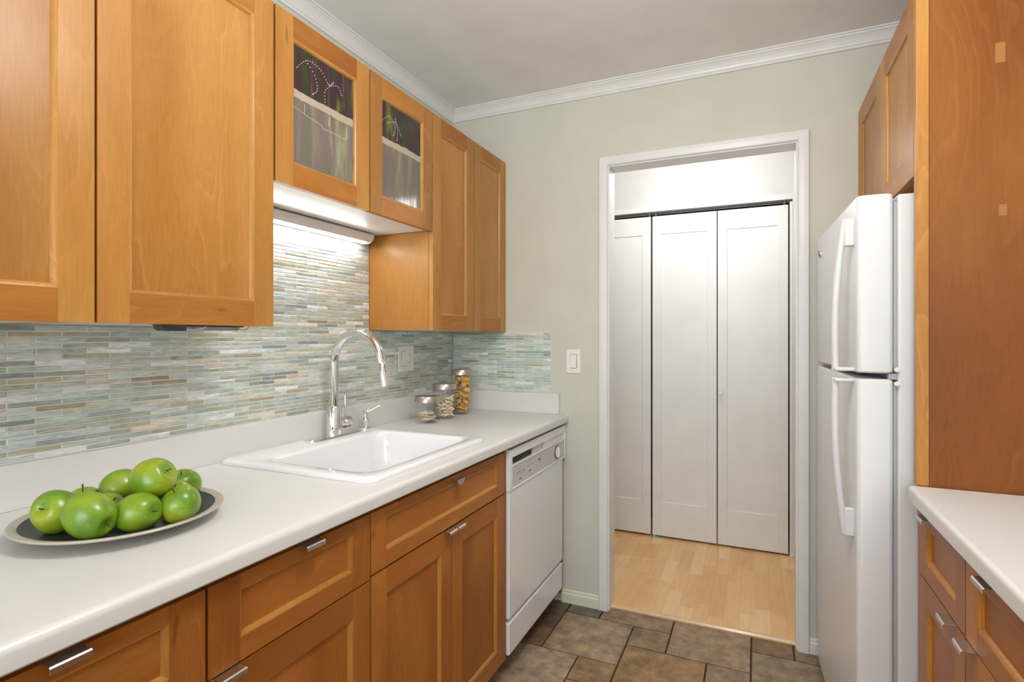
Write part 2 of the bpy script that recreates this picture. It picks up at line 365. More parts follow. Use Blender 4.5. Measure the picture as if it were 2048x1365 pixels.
# hall laminate
g = MB().box(-1.5, 1.3, 2.536, 3.9, -0.04, 0.004, lam_m, (0.55, 0.33, 0.15))
x = -1.5; lc = [(0.80, 0.49, 0.21), (0.76, 0.45, 0.18), (0.84, 0.56, 0.28), (0.79, 0.475, 0.20), (0.74, 0.42, 0.165)]
while x < 1.3:
    y = 2.55 - R.random() * .3
    while y < 3.9:
        L = R.uniform(.18, .5); a, b = max(y, 2.552), min(y + L, 3.9)
        if b > a: g.box(x + .0002, x + .0648, a, b, 0, 0.0100, lam_m, R.choice(lc))
        y += L + .0003
    x += .065
struct('floor.001', g, 'pale maple strip laminate floor in the hall beyond the doorway', 'floor')
g = MB().sweep([(2.530, 0), (2.530, .006), (2.536, .013), (2.552, .013), (2.556, 0.0)], lambda p, q, e: (e, p, q), OX0, OX1, lam_m, (0.72, 0.50, 0.28))
struct('trim_1', g, 'pale wood threshold strip where hall floor meets stone tiles', 'trim')

struct('wall_left', MB().box(XL - .1, XL, YF - .1, YB, 0, ZC, wall_m), 'pale sage wall behind the left cabinets', 'wall')
g = MB().box(XL - .1, OX0 - .012, YB, YH, 0, ZC, wall_m).box(OX1 + .012, XR + .1, YB, YH, 0, ZC, wall_m).box(OX0 - .012, OX1 + .012, YB, YH, OZ + .012, ZC, wall_m)
struct('wall_back', g, 'pale sage end wall around the doorway', 'wall')
struct('wall_right', MB().box(XR, XR + .1, YF - .1, YB, 0, ZC, wall_m), 'pale sage wall behind refrigerator and tall panel', 'wall')
wx0, wx1, wz0, wz1 = -1.1, 0.9, 0.88, 2.22
g = MB().box(XL, wx0, YF - .1, YF, 0, ZC, wall_m).box(wx1, XR, YF - .1, YF, 0, ZC, wall_m).box(wx0, wx1, YF - .1, YF, 0, wz0, wall_m).box(wx0, wx1, YF - .1, YF, wz1, ZC, wall_m)
struct('wall_front', g, 'wall with the daylight window behind the viewer', 'wall')
g = MB()
for a, b in ((wx0, wx0 + .05), (wx1 - .05, wx1), (-.12, -.08)): g.box(a, b, YF - .08, YF - .03, wz0, wz1, trim_m)
for a, b in ((wz0, wz0 + .05), (wz1 - .05, wz1)): g.box(wx0 + .05, wx1 - .05, YF - .08, YF - .03, a, b, trim_m)
struct('window_1', g, 'white framed kitchen window behind the viewer', 'window')
struct('ceiling', MB().box(XL - .1, XR + .1, YF - .1, YH, ZC, ZC + .08, ceil_m), 'plain grey white kitchen ceiling', 'ceiling')
# hall shell
struct('wall_hall_left', MB().box(-1.5, -1.4, YH, 3.6, 0.01, ZC, hallwall_m), 'white wall at the left end of the hall', 'wall')
struct('wall_hall_right', MB().box(1.1, 1.2, YH, 3.6, 0.01, ZC, hallwall_m), 'white wall at the right end of the hall', 'wall')
g = MB().box(-1.4, 1.1, YC + .02, YC + .12, 2.108, ZC, hallwall_m).box(0.192, 1.1, YC + .0, YC + .12, 0.01, 2.108, hallwall_m)
g.box(-1.5, 0.3, YC + .35, YC + .37, 0.0, 2.4, dark_m).box(-1.5, -1.4, YC + .09, YC + .35, 0.0, 2.4, dark_m).box(.21, .3, YC + .12, YC + .35, 0.0, 2.4, dark_m)  # unseen dark closet lining, added to stop light leaking through the door gaps
struct('wall_hall_back', g, 'white wall above and beside the bifold closet doors', 'wall')
struct('ceiling.001', MB().box(-1.5, 1.2, YH, 3.7, ZC, ZC + .08, ceil_m), 'ceiling of the hall beyond the doorway', 'ceiling')

# crown moulding
cr = [(0, -.056), (.009, -.056), (.009, -.047), (.013, -.044), (.016, -.036), (.022, -.025), (.030, -.016), (.034, -.013), (.036, -.013), (.036, -.006), (.043, -.006), (.043, 0), (0, 0)]
def crown(name, fn, a, b, lab): struct(name, MB().sweep(cr, fn, a, b, trim_m), lab, 'crown molding', smooth=False)
crown('trim_2', lambda p, q, e: (XL + p, (YB - p) if e == 1 else YF + p, ZC + q), 0, 1, 'white crown molding above the left wall cabinets')
crown('trim_3', lambda p, q, e: ((XL + p) if e == 0 else (XR - p), YB - p, ZC + q), 0, 1, 'white crown molding along the end wall over the doorway')
crown('trim_4', lambda p, q, e: (XR - p, (YB - p) if e == 1 else YF + p, ZC + q), 0, 1, 'white crown molding above the refrigerator cabinets')

# doorway casing: jamb boards plus mitred face casing
g = MB()
g.box(OX0 - .012, OX0, YB - .002, YH + .002, 0.0, OZ + .012, trim_m).box(OX1, OX1 + .012, YB - .002, YH + .002, 0, OZ + .012, trim_m).box(OX0, OX1, YB - .002, YH + .002, OZ, OZ + .012, trim_m)
cp = [(0.006, 0), (0.006, -.010), (0.010, -.013), (0.030, -.015), (0.044, -.015), (0.048, -.011), (0.048, 0)]
def casing(mb, side):
    ysg = YB if side == 0 else YH; sg = 1 if side == 0 else -1
    def path(k, p, q):
        return {0: (OX0 - p, ysg + sg * q, 0.0), 1: (OX0 - p, ysg + sg * q, OZ + p), 2: (OX1 + p, ysg + sg * q, OZ + p), 3: (OX1 + p, ysg + sg * q, 0.0)}[k]
    mb.rings([[path(k, p, q) for p, q in cp] for k in range(4)], trim_m)
casing(g, 0); casing(g, 1)
struct('trim_5', g, 'white door casing framing the open doorway', 'door frame')
bb = [(0, 0), (-.011, 0), (-.011, .042), (-.009, .046), (-.007, .048), (-.007, .058), (-.003, .062), (0, .062)]
struct('baseboard_back', MB().sweep([(p, q) for p, q in bb], lambda p, q, e: (e, YB + p, q), -0.855, OX0 - .0485, cream_m), 'cream baseboard between dishwasher and door casing', 'baseboard')
struct('baseboard_right', MB().sweep([(p, q) for p, q in bb], lambda p, q, e: (e, YB + p, q), OX1 + .0485, 0.9, trim_m), 'short white baseboard between door casing and refrigerator', 'baseboard')
struct('trim_6', MB().box(OX1 + .2, .9, YH, YH + .012, .01, .09, trim_m), 'white hall baseboard on the far side of the end wall', 'trim')

# ------------------------------------------------------------------ shaker panel helper
BEAD = [(0, 0), (0, -.0005), (.003, -.0015), (.006, -.004), (.008, -.0075), (.0085, -.009), (.0085, -.013), (0, -.013)]
def shaker(mb, fn, u0, u1, z0, z1, mv, mh, st=.060, rl=.062, rb=None, th=.019, rec=.009, bw=1.0, panel=True, pm=None):
    """fn(u, n, z): n = 0 is the face, negative goes into the door"""
    rb = rb or rl
    def bx(a, b, n0, n1, c, d, mat, col=None):
        vs = [fn(u, n, z) for u in (a, b) for n in (n0, n1) for z in (c, d)]
        mb.add(vs, [(0, 1, 3, 2), (4, 6, 7, 5), (0, 4, 5, 1), (2, 3, 7, 6), (0, 2, 6, 4), (1, 5, 7, 3)], mat, col)
    bx(u0, u0 + st, -th, 0, z0, z1, mv); bx(u1 - st, u1, -th, 0, z0, z1, mv)
    e = .0002
    bx(u0 + st + e, u1 - st - e, -th, -.0003, z1 - rl, z1, mh); bx(u0 + st + e, u1 - st - e, -th, -.0003, z0, z0 + rb, mh)
    a, b, c, d = u0 + st, u1 - st, z0 + rb, z1 - rl
    if panel: bx(a, b, -th + .002, -rec, c, d, pm or mv)
    P4 = [(a, c, 1, 1), (b, c, -1, 1), (b, d, -1, -1), (a, d, 1, -1)]
    for k in range(4):
        A, B = P4[k], P4[(k + 1) % 4]
        rs = [[fn(P[0] + P[2] * p * bw, q, P[1] + P[3] * p * bw) for p, q in BEAD] for P in (A, B)]
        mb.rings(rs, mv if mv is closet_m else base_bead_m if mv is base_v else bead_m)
    return a, b, c, d
FL = lambda X: (lambda u, n, z: (X + n, u, z))      # faces +x (left run)
FR = lambda X: (lambda u, n, z: (X - n, u, z))      # faces -x (right run)
FC = lambda Y: (lambda u, n, z: (u, Y - n, z))      # faces -y

def tab_pull(parent, fn, u0, u1, z, lab=None):
    """aluminium edge pull hooked over the top edge of a front"""
    g = MB()
    pr = [(-.012, 0), (-.012, .0016), (.021, .0016), (.0235, -.0005), (.0235, -.0085), (.0215, -.0085), (.0215, -.0020), (.0195, 0)]
    r0 = [fn(u0, p, z + q) for p, q in pr]; r1 = [fn(u1, p, z + q) for p, q in pr]
    g.rings([r0, r1], alu_m)
    return build('handle', g, parent, bevel=.0005, seg=2, label='brushed aluminium edge pull')

# ------------------------------------------------------------------ wall cabinets, left
def side_box(mb, u0, u1, z0, z1, xw, xf, th, mv, inner, back=True, shelf=None):
    """open-fronted carcass standing against the left wall"""
    a, b = min(xw, xf), max(xw, xf)
    mb.box(a, b, u0, u0 + th, z0, z1, mv).box(a, b, u1 - th, u1, z0, z1, mv)
    mb.box(a, b, u0 + th, u1 - th, z0, z0 + th, inner).box(a, b, u0 + th, u1 - th, z1 - th, z1, inner)
    mb.box(a if xw < xf else b - .006, a + .006 if xw < xf else b, u0 + th, u1 - th, z0 + th, z1 - th, inner)
xf = XD - .020; xw = XL + .002
def upper(u0, u1, doors, z0, label):
    t = thing('wall_cabinet', label, 'cabinet', ((xw + xf) / 2, (u0 + u1) / 2, z0))
    g = MB(); side_box(g, u0 + .001, u1 - .001, z0 + .002, 2.155, xw, xf, .017, wood_v, melamine_m)
    build('body', g, t, bevel=.0006, seg=1)
    for a, b in doors:
        g = MB(); shaker(g, FL(XD), a, b, z0, 2.157, wood_v, wood_h)
        build('door', g, t, bevel=.0012, seg=2)
    return t
upper(-0.222, 0.202, [(-0.220, 0.200)], 1.304, 'maple wall cabinet at the very left beside the viewer, mostly out of view')
upper(0.203, 0.625, [(0.205, 0.623)], 1.304, 'maple wall cabinet with plain panel door, leftmost at the picture edge')
upper(0.626, 1.048, [(0.628, 1.046)], 1.304, 'large maple wall cabinet door directly left of the lit sink niche')
upper(1.816, 2.499, [(1.818, 2.155), (2.162, 2.498)], 1.304, 'tall two-door maple wall cabinet between sink niche and end wall')
# glass-door cabinet over the sink
gt = thing('glass_wall_cabinet', 'short maple wall cabinet with two painted glass doors over the sink', 'cabinet', ((xw + xf) / 2, 1.432, 1.69))
g = MB(); side_box(g, 1.050, 1.814, 1.692, 2.155, xw, xf, .017, wood_v, melamine_m)
g.box(xw + .008, xf - .02, 1.068, 1.796, 1.940, 1.956, melamine_m)
build('body', g, gt, bevel=.0006, seg=1)
def dots(mb, x, pts, r):
    for (y, z) in pts:
        mb.lathe([(0.0001, .0015), (r * .7, .0013), (r, 0.0)], (x, y, z), white_paint, seg=8, axis='x', caps=(False, False))
white_paint = plain('white_glass_paint', (0.72, 0.66, 0.60), 0.5)
def curve(pts, n):
    out = []
    for k in range(n):
        t = k / (n - 1) * (len(pts) - 1); i = min(int(t), len(pts) - 2); f = t - i
        p0, p1, p2, p3 = pts[max(i - 1, 0)], pts[i], pts[i + 1], pts[min(i + 2, len(pts) - 1)]
        out.append(tuple(.5 * ((2 * p1[q]) + (-p0[q] + p2[q]) * f + (2 * p0[q] - 5 * p1[q] + 4 * p2[q] - p3[q]) * f * f + (-p0[q] + 3 * p1[q] - 3 * p2[q] + p3[q]) * f ** 3) for q in range(2)))
    return out
for di, (a, b) in enumerate(((1.053, 1.4335), (1.4405, 1.812))):
    g = MB(); A, B_, Cc, D_ = shaker(g, FL(XD), a, b, 1.690, 2.157, wood_v, wood_h, panel=False)
    d = build('door', g, gt, bevel=.0012, seg=2, label='maple frame door with painted glass pane')
    g = MB().box(XD - .014, XD - .009, A + .001, B_ - .001, Cc + .001, D_ - .001, art_m)
    build('pane', g, d, label='streaky painted glass, dark above a cream band and lilac below')
    g = MB(); xx = XD - .009
    if di == 0:
        for pl, n in (([(A + .02, 2.025), (A + .06, 2.063), (A + .11, 2.060), (A + .145, 2.030), (A + .165, 2.045)], 24),
                      ([(A + .055, 2.060), (A + .090, 2.030), (A + .098, 1.995), (A + .080, 1.975)], 14),
                      ([(A + .130, 1.972), (A + .130, 2.005), (A + .155, 2.030), (A + .185, 2.040), (A + .200, 2.020)], 15)):
            dots(g, xx, curve(pl, n), .0016)
        for pl in ([(A + .005, 1.915), (A + .06, 1.905), (A + .115, 1.898), (A + .12, 1.890), (A + .16, 1.893), (A + .21, 1.890), (A + .225, 1.90), (A + .222, 1.93)],
                   [(A + .050, 1.908), (A + .050, 1.935)], [(A + .145, 1.905), (A + .148, 1.935)]):
            g.tube([(xx, y, z) for y, z in curve(pl, 20)], .0006, white_paint, seg=6)
    else:
        for pl, n in (([(A + .01, 2.015), (A + .05, 2.045), (A + .085, 2.020), (A + .075, 1.985)], 20), ([(A + .04, 2.02), (A + .09, 2.035), (A + .12, 2.0)], 14), ([(A + .085, 2.05), (A + .1, 2.01), (A + .095, 1.975)], 13)):
            dots(g, xx, curve(pl, n), .0015)
    build('painted_dots', g, d, recalc=False, label='white dotted vine lines painted on the glass')
# wood face strip at the niche side of the tall cabinet is the body side; a lamp under the glass cabinet
lt = thing('under_cabinet_light', 'white linear lamp glowing under the glass door cabinet above the sink', 'lamp', (-1.43, 1.4, 1.65))
pf = [(XL + .003, 1.689), (-1.402, 1.689), (-1.395, 1.684), (-1.398, 1.668), (-1.410, 1.656), (-1.420, 1.652), (-1.455, 1.652), (XL + .003, 1.660)]
g = MB().sweep(pf, lambda p, q, e: (p, e, q), 1.056, 1.752, melamine_m)
build('housing', g, lt, bevel=.001)
g = MB().box(-1.4285, -1.4185, 1.07, 1.738, 1.6492, 1.6519, tube_m)
build('diffuser', g, lt, label='glowing white lamp strip')
g = MB().sweep([(p + .0015 * (1 if p > -1.45 else 0), q + (-.0015 if q < 1.67 else 0)) for p, q in pf], lambda p, q, e: (p, e, q), 1.7525, 1.762, trim_m)
build('end_cap', g, lt, bevel=.001)
# torn strip light remains under the second cabinet
bt = thing('strip_light_remnant', 'dismantled dark strip light bracket under the cabinet left of the niche', 'light bracket', (-1.22, .89, 1.29))
cv = ((.772, 1.3055), (.784, 1.3045), (.788, 1.2935), (.795, 1.2905), (.842, 1.2905), (.842, 1.3055))
g = MB().rings([[(-1.236, y, z) for y, z in cv], [(-1.205, y, z) for y, z in cv]], tape_m)
build('cover', g, bt, label='dark grey plastic cover')
g = MB().box(-1.240, -1.203, .8425, .995, 1.3015, 1.3055, dark_m).box(-1.234, -1.208, .872, .985, 1.2925, 1.3015, galv_m)
g.tube([(-1.204, .844, 1.293), (-1.204, .86, 1.2925), (-1.204, .872, 1.2965), (-1.204, .885, 1.298), (-1.204, .892, 1.303)], .0012, melamine_m, seg=6)
g.tube([(-1.206, .980, 1.297), (-1.204, .995, 1.2935), (-1.204, 1.004, 1.296), (-1.204, 1.012, 1.303)], .0018, shell_m, seg=6)
build('bracket', g, bt, label='bare metal bracket with loose wire')

# ------------------------------------------------------------------ mosaic backsplashes
PAL = [((0.46, 0.50, 0.42), 5), ((0.55, 0.58, 0.51), 5), ((0.42, 0.50, 0.48), 3), ((0.62, 0.69, 0.69), 3), ((0.58, 0.65, 0.69), 2), ((0.80, 0.82, 0.81), 2), ((0.46, 0.43, 0.34), 1.2), ((0.32, 0.38, 0.38), 1.3), ((0.66, 0.62, 0.53), 2), ((0.42, 0.36, 0.26), .35), ((0.52, 0.60, 0.55), 3)]
PALB = [((0.47, 0.58, 0.52), 5), ((0.57, 0.65, 0.60), 4), ((0.42, 0.53, 0.51), 3), ((0.72, 0.76, 0.72), 3), ((0.50, 0.62, 0.62), 2), ((0.40, 0.43, 0.29), 1), ((0.30, 0.39, 0.38), 1.2), ((0.62, 0.65, 0.54), 2)]
def mosaic(mb, fn, u0, u1, z0, z1, pal, uph=0.0, clip=None):
    P_, L, gr = .0129, .1015, .0011
    row = 0; z = z1
    cs, ws = zip(*pal)
    while z > z0 + .003:
        zb = max(z - P_, z0)
        u = u0 - L * (.5 if row % 2 else 0) - uph
        while u < u1:
            a, b = max(u, u0), min(u + L, u1)
            if b - a > .006 and (clip is None or clip((a + b) / 2, z)):
                c = R.choices(cs, ws)[0]; k = R.uniform(.88, 1.12); col = tuple(min(.9, x * k * R.uniform(.97, 1.03)) for x in c)
                n1 = .0045 + R.uniform(-.0006, .0006); n2 = n1 + R.uniform(-.0008, .0008); e = .0014
                o = [(a + gr, zb + gr), (b - gr, zb + gr), (b - gr, z - gr), (a + gr, z - gr)]
                i_ = [(a + gr + e, zb + gr + e), (b - gr - e, zb + gr + e), (b - gr - e, z - gr - e), (a + gr + e, z - gr - e)]
                vs = [fn(p, .001, q) for p, q in o] + [fn(p, n1 - .001, q) for p, q in o] + [fn(p, n2 if m in (1, 2) else n1, q) for m, (p, q) in enumerate(i_)]
                fs = []
                for t in (0, 4):
                    for m in range(4): fs.append((t + m, t + (m + 1) % 4, t + 4 + (m + 1) % 4, t + 4 + m))
                fs.append((8, 9, 10, 11)); mb.add(vs, fs, mosaic_m, col)
            u += L
        z = zb; row += 1
fl_ = lambda u, n, z: (XL + n, u, z); fb_ = lambda u, n, z: (u, YB - n, z)
g = MB().box(XL + .0003, XL + .003, -.22, 2.4955, 1.0035, 1.302, grout_m).box(XL + .0003, XL + .003, 1.049, 1.815, 1.302, 1.688, grout_m)
mosaic(g, fl_, -.22, 2.494, 1.0045, 1.302, PAL, .0234)
mosaic(g, fl_, 1.049, 1.815, 1.302, 1.688, PAL, .0315)
tag(build('tile_backsplash', g, loc=(XL, 1.1, 1.0)), 'grey green glass mosaic backsplash running along the left wall behind the faucet', 'backsplash', kind='structure')
g = MB().box(XL + .006, -.9105, YB - .003, YB - .0003, 1.0035, 1.301, grout_m).box(-.912, -.909, YB - .007, YB - .0003, 1.0035, 1.301, trim_m)
mosaic(g, fb_, XL + .007, -.912, 1.0045, 1.300, PALB)
tag(build('tile_backsplash', g, loc=(-1.2, YB, 1.0)), 'blue green glass mosaic backsplash panel on the end wall', 'backsplash', kind='structure')

# ------------------------------------------------------------------ countertops
def nosed(x_in, x_edge, z0, z1, r):
    """profile with rolled front edge"""
    s = 1 if x_edge > x_in else -1
    pr = [(x_in, z0), (x_edge - s * .004, z0), (x_edge, z0 + .004)]
    for k in range(7):
        t = k / 6 * PI / 2; pr.append((x_edge - s * r + s * r * math.cos(t), z1 - r + r * math.sin(t)))
    return pr + [(x_in, z1)]
SX0, SX1, SY0, SY1 = -1.425, -.905, 1.122, 1.722   # hole for the sink
g = MB()
g.sweep(nosed(SX1, -.823, ZT - .038, ZT, .014), lambda p, q, e: (p, e, q), -.22, 2.4985, counter_m)
g.box(XL + .001, SX0, -.22, 2.4985, ZT - .038, ZT, counter_m)
g.box(SX0, SX1, -.22, SY0, ZT - .038, ZT, counter_m).box(SX0, SX1, SY1, 2.4985, ZT - .038, ZT, counter_m)
ct = thing('countertop', 'long white laminate countertop on the left holding sink and fruit platter', 'countertop', (-1.1, 1.1, ZT - .038))
build('slab', g, ct, smooth=True)
g = MB().box(XL + .001, -1.447, -.22, 2.4985, ZT + .0002, 1.003, counter_m).box(-1.4468, -.866, 2.480, 2.4985, ZT + .0002, 1.003, counter_m)
build('upstand', g, ct, bevel=.0012)
g = MB().sweep(nosed(XR - .002, RC, ZT - .038, ZT, .010), lambda p, q, e: (p, e, q), -.9, 1.648, counter_m)
tag(build('countertop', g, smooth=True), 'white laminate countertop on the right against the tall wood panel', 'countertop')

# ------------------------------------------------------------------ base cabinets, left
bxf = XB - .020
def base_left(u0, u1, label):
    t = thing('base_cabinet', label, 'cabinet', ((XL + XB) / 2, (u0 + u1) / 2, 0))
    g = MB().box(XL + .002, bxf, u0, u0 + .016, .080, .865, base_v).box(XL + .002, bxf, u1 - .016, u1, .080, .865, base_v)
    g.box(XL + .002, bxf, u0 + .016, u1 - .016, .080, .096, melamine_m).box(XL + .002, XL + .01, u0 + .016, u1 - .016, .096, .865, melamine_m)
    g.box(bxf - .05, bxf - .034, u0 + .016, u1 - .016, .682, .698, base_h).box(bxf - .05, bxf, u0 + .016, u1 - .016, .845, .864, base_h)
    build('body', g, t, bevel=.0005, seg=1)
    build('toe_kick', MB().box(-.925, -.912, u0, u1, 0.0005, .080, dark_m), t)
    return t
def front(t, name, fn, u0, u1, z0, z1, **kw):
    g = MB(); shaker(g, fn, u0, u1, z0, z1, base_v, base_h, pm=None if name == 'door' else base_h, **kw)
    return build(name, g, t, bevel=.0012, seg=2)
fl = FL(XB)
t = base_left(-.222, .204, 'maple base cabinet at the near left, below the counter and out of view')
d = front(t, 'drawer', fl, -.219, .201, .692, .850, rl=.028, rb=.042, st=.062); d = front(t, 'door', fl, -.219, .201, .080, .688)
t = base_left(.205, .628, 'maple base cabinet at bottom left edge below the fruit platter')
d = front(t, 'drawer', fl, .208, .626, .692, .850, rl=.028, rb=.042, st=.062); tab_pull(d, fl, .393, .443, .8505)
d = front(t, 'door', fl, .208, .626, .080, .688); tab_pull(d, fl, .56, .61, .6885)
t = base_left(.629, 1.057, 'maple base cabinet with one drawer left of the sink cabinet')
d = front(t, 'drawer', fl, .632, 1.055, .692, .850, rl=.028, rb=.042, st=.062); tab_pull(d, fl, .833, .883, .8505)
d = front(t, 'door', fl, .632, 1.055, .080, .688); tab_pull(d, fl, .641, .691, .6885)
t = base_left(1.058, 1.822, 'maple sink base cabinet with false drawer front and two doors')
d = front(t, 'drawer', fl, 1.060, 1.820, .700, .850, rl=.024, rb=.040, st=.058)
g = MB()
hp = [(u, z) for u, z in [(1.466 + .022 * math.cos(PI + PI * k / 12), .8385 + .017 * math.sin(PI + PI * k / 12)) for k in range(13)]]
g.rings([[(XB + .0180, u, z) for u, z in hp], [(XB + .0200, u, z) for u, z in hp]], alu_m).box(XB + .001, XB + .0200, 1.444, 1.488, .8385, .8405, alu_m)
build('handle', g, d, label='half-round aluminium tab pull')
d = front(t, 'door', fl, 1.060, 1.4415, .080, .694); tab_pull(d, fl, 1.395, 1.440, .6945)
d = front(t, 'door', fl, 1.4445, 1.820, .080, .694); tab_pull(d, fl, 1.447, 1.492, .6945)
g = MB().box(XB - .02, XB, 1.8225, 1.836, .080, .864, base_v)
tag(build('filler_strip', g), 'narrow maple filler strip left of the dishwasher', 'filler strip')
g = MB().box(-.868, -.853, 2.470, 2.4985, .0505, .866, wood_panel)
tag(build('filler_strip', g), 'narrow brown filler strip between dishwasher and end wall', 'filler strip')

# ------------------------------------------------------------------ dishwasher
dw = thing('dishwasher', 'white built-in dishwasher with control dial under the counter end', 'dishwasher', (-1.13, 2.15, 0))
y0, y1 = 1.840, 2.462; xf2 = -.834
build('tub', MB().box(-1.42, -.872, y0 + .01, y1 - .005, .10, .86, gasket_m), dw)
build('door', MB().box(-.870, xf2 - .004, y0 + .004, y1 - .008, .222, .702, white_m), dw, bevel=.004, seg=3)
build('kick_panel', MB().box(-.870, xf2 - .004, y0 + .002, y1 - .010, .088, .208, white_m), dw, bevel=.004, seg=3)
g = MB()                                       # control fascia: frame round a slot and a recessed print area
def fx(y_a, y_b, z_a, z_b, x_b=xf2, mat=white_m, x_a=-.8525): g.box(x_a, x_b, y_a, y_b, z_a, z_b, mat)
Y1 = 2.488
fx(y0, y0 + .026, .700, .855); fx(Y1 - .010, Y1, .700, .855); fx(y0 + .026, Y1 - .010, .823, .855); fx(y0 + .026, Y1 - .010, .700, .708, xf2)
fx(y0 + .026, Y1 - .010, .708, .7875, xf2 - .003, dwgrey_m); fx(y0 + .026, Y1 - .010, .7875, .793, xf2)
cp_ = build('control_panel', g, dw, bevel=.002, seg=2, label='white fascia with grey print area and vent slot')
g = MB().box(-.8525, xf2 - .012, y0 + .03, y0 + .24, .794, .822, dark_m)
build('vent_slot', g, cp_, label='dark opening behind the slot')
g = MB().box(-.8525, xf2 - .009, y0 + .25, y0 + .36, .794, .822, dwgrey_m).box(-.8525, xf2 - .007, y0 + .375, Y1 - .012, .794, .822, melamine_m)
build('latch_grip', g, cp_, label='recessed latch grip')
g = MB(); xx = xf2 - .0029; kc = (2.372, .7465)
pts = [(kc[0] + .030 * math.cos(2 * PI * k / 28), kc[1] + .030 * math.sin(2 * PI * k / 28)) for k in range(28)]
g.rings([[(xx, y, z) for y, z in pts], [(xx + .003, y, z) for y, z in pts]], ink_m)
pts = [(kc[0] + .026 * math.cos(2 * PI * k / 28), kc[1] + .026 * math.sin(2 * PI * k / 28)) for k in range(28)]
g.rings([[(xx, y, z) for y, z in pts], [(xx + .006, y, z) for y, z in pts]], plastic_m)
g.box(xx + .006, xx + .013, kc[0] - .006, kc[0] + .006, kc[1] - .022, kc[1] + .022, plastic_m)
build('dial', g, cp_, bevel=.001, label='round cream timer dial')
g = MB()
def marks(lab):
    global g
    build('printed_marks', g, cp_, label=lab); g = MB()
for k in range(4):
    for z, h in ((.768, .003), (.752, .006), (.744, .003)): g.box(xx, xx + .0004, 1.915 + k * .022, 1.921 + k * .022, z, z + h, ink_m)
g.box(xx, xx + .0004, 1.935, 1.957, .724, .728, ink_m); marks('tiny dark cycle button marks')
for k in range(3):
    for z, h in ((.772, .003), (.757, .005)): g.box(xx, xx + .0004, 2.02 + k * .024, 2.026 + k * .024, z, z + h, ink_m)
marks('tiny dark option dots')
g.box(xx, xx + .0004, 2.03, 2.055, .733, .737, ink_m); marks('tiny dark option button marks')
g.box(xx, xx + .0004, 2.135, 2.165, .757, .763, ink_m).box(xx, xx + .0004, 2.145, 2.165, .746, .748, ink_m); marks('small dark wordmark')
for k in range(14):
    t_ = 2 * PI * k / 14; g.box(xx, xx + .0004, kc[0] + .037 * math.cos(t_) - .0015, kc[0] + .037 * math.cos(t_) + .0015, kc[1] + .036 * math.sin(t_) - .0015, kc[1] + .036 * math.sin(t_) + .0015, ink_m)
marks('ring of tick marks around the dial')

# ------------------------------------------------------------------ sink
def rrect(x0, x1, y0, y1, r, z, n=7):
    out = []
    for cx, cy, s in ((x1 - r, y1 - r, 0), (x0 + r, y1 - r, 1), (x0 + r, y0 + r, 2), (x1 - r, y0 + r, 3)):
        for k in range(n):
            t = (s + k / (n - 1)) * PI / 2; out.append((cx + r * math.cos(t), cy + r * math.sin(t), z))
    return out
st = thing('sink', 'white enamel drop-in sink basin set in the left countertop', 'sink', (-1.165, 1.42, ZT))
zt = ZT
o = (-1.4455, -.884, 1.100, 1.744)
g = MB().rings([rrect(o[0] + .02, o[1] - .028, o[2] + .03, o[3] - .03, .03, zt - .010), rrect(o[0] + .02, o[1] - .028, o[2] + .03, o[3] - .03, .03, zt + .0005), rrect(*o, .038, zt + .0005), rrect(*o, .038, zt + .005), rrect(o[0] + .003, o[1] - .003, o[2] + .003, o[3] - .003, .037, zt + .010),
                rrect(o[0] + .009, o[1] - .009, o[2] + .009, o[3] - .009, .034, zt + .0135), rrect(o[0] + .016, o[1] - .018, o[2] + .018, o[3] - .018, .03, zt + .0145),
                rrect(-1.322, -.918, 1.143, 1.700, .060, zt + .0145), rrect(-1.317, -.923, 1.148, 1.695, .058, zt + .012), rrect(-1.311, -.929, 1.154, 1.689, .055, zt + .002),
                rrect(-1.306, -.935, 1.160, 1.684, .055, zt - .04), rrect(-1.294, -.947, 1.172, 1.672, .055, zt - .165), rrect(-1.284, -.957, 1.182, 1.662, .055, zt - .180),
                rrect(-1.262, -.980, 1.204, 1.640, .05, zt - .188), rrect(-1.15, -1.09, 1.39, 1.45, .028, zt - .192)], sink_m, caps=(False, True))
build('basin', g, st, smooth=True)
g = MB().lathe([(.045, 0), (.043, .003), (.034, .002), (.030, -.001)], (-1.12, 1.42, zt - .1915), chrome_m)
build('drain', g, st, smooth=True, label='round chrome drain')
# faucet
ZS = ZT + .0145; FX, FY = -1.385, 1.525
ft = thing('faucet', 'tall chrome gooseneck faucet standing behind the sink basin', 'faucet', (FX, FY, ZS))
g = MB()
def oval(z, e): return rrect(FX - .030 + e, FX + .030 - e, FY - .128 + e, FY + .128 - e, .0295 - e, z, 9)
g.rings([oval(ZS + .0003, 0), oval(ZS + .004, 0), oval(ZS + .007, .003)], chrome_m)
build('base_plate', g, ft, smooth=True)
g = MB().lathe([(.0262, ZS + .007), (.0262, 1.026), (.0250, 1.028), (.0150, 1.029)], (FX, FY, 0), chrome_m, seg=40)
build('body', g, ft, smooth=True)
pts = [(FX, FY, 1.024), (FX, FY, 1.08), (FX, FY, 1.14), (FX, FY, 1.185)]; ra = .103
for k in range(1, 20):
    t_ = PI - k / 20 * (PI - .10); pts.append((FX + ra + ra * math.cos(t_), FY, 1.188 + ra * math.sin(t_)))
pts.append((FX + 2 * ra + .002, FY, 1.186))
g = MB().tube(pts, .0148, chrome_m, seg=24)
build('neck', g, ft, smooth=True)
x9 = FX + 2 * ra + .002
g = MB().tube([(x9 - .0005, FY, 1.1875), (x9 + .001, FY, 1.184), (x9 + .0085, FY, 1.147), (x9 + .0165, FY, 1.108), (x9 + .017, FY, 1.1065)], [.0140, .0158, .0168, .0172, .0155], chrome_m, seg=24)
build('spray_head', g, ft, smooth=True)
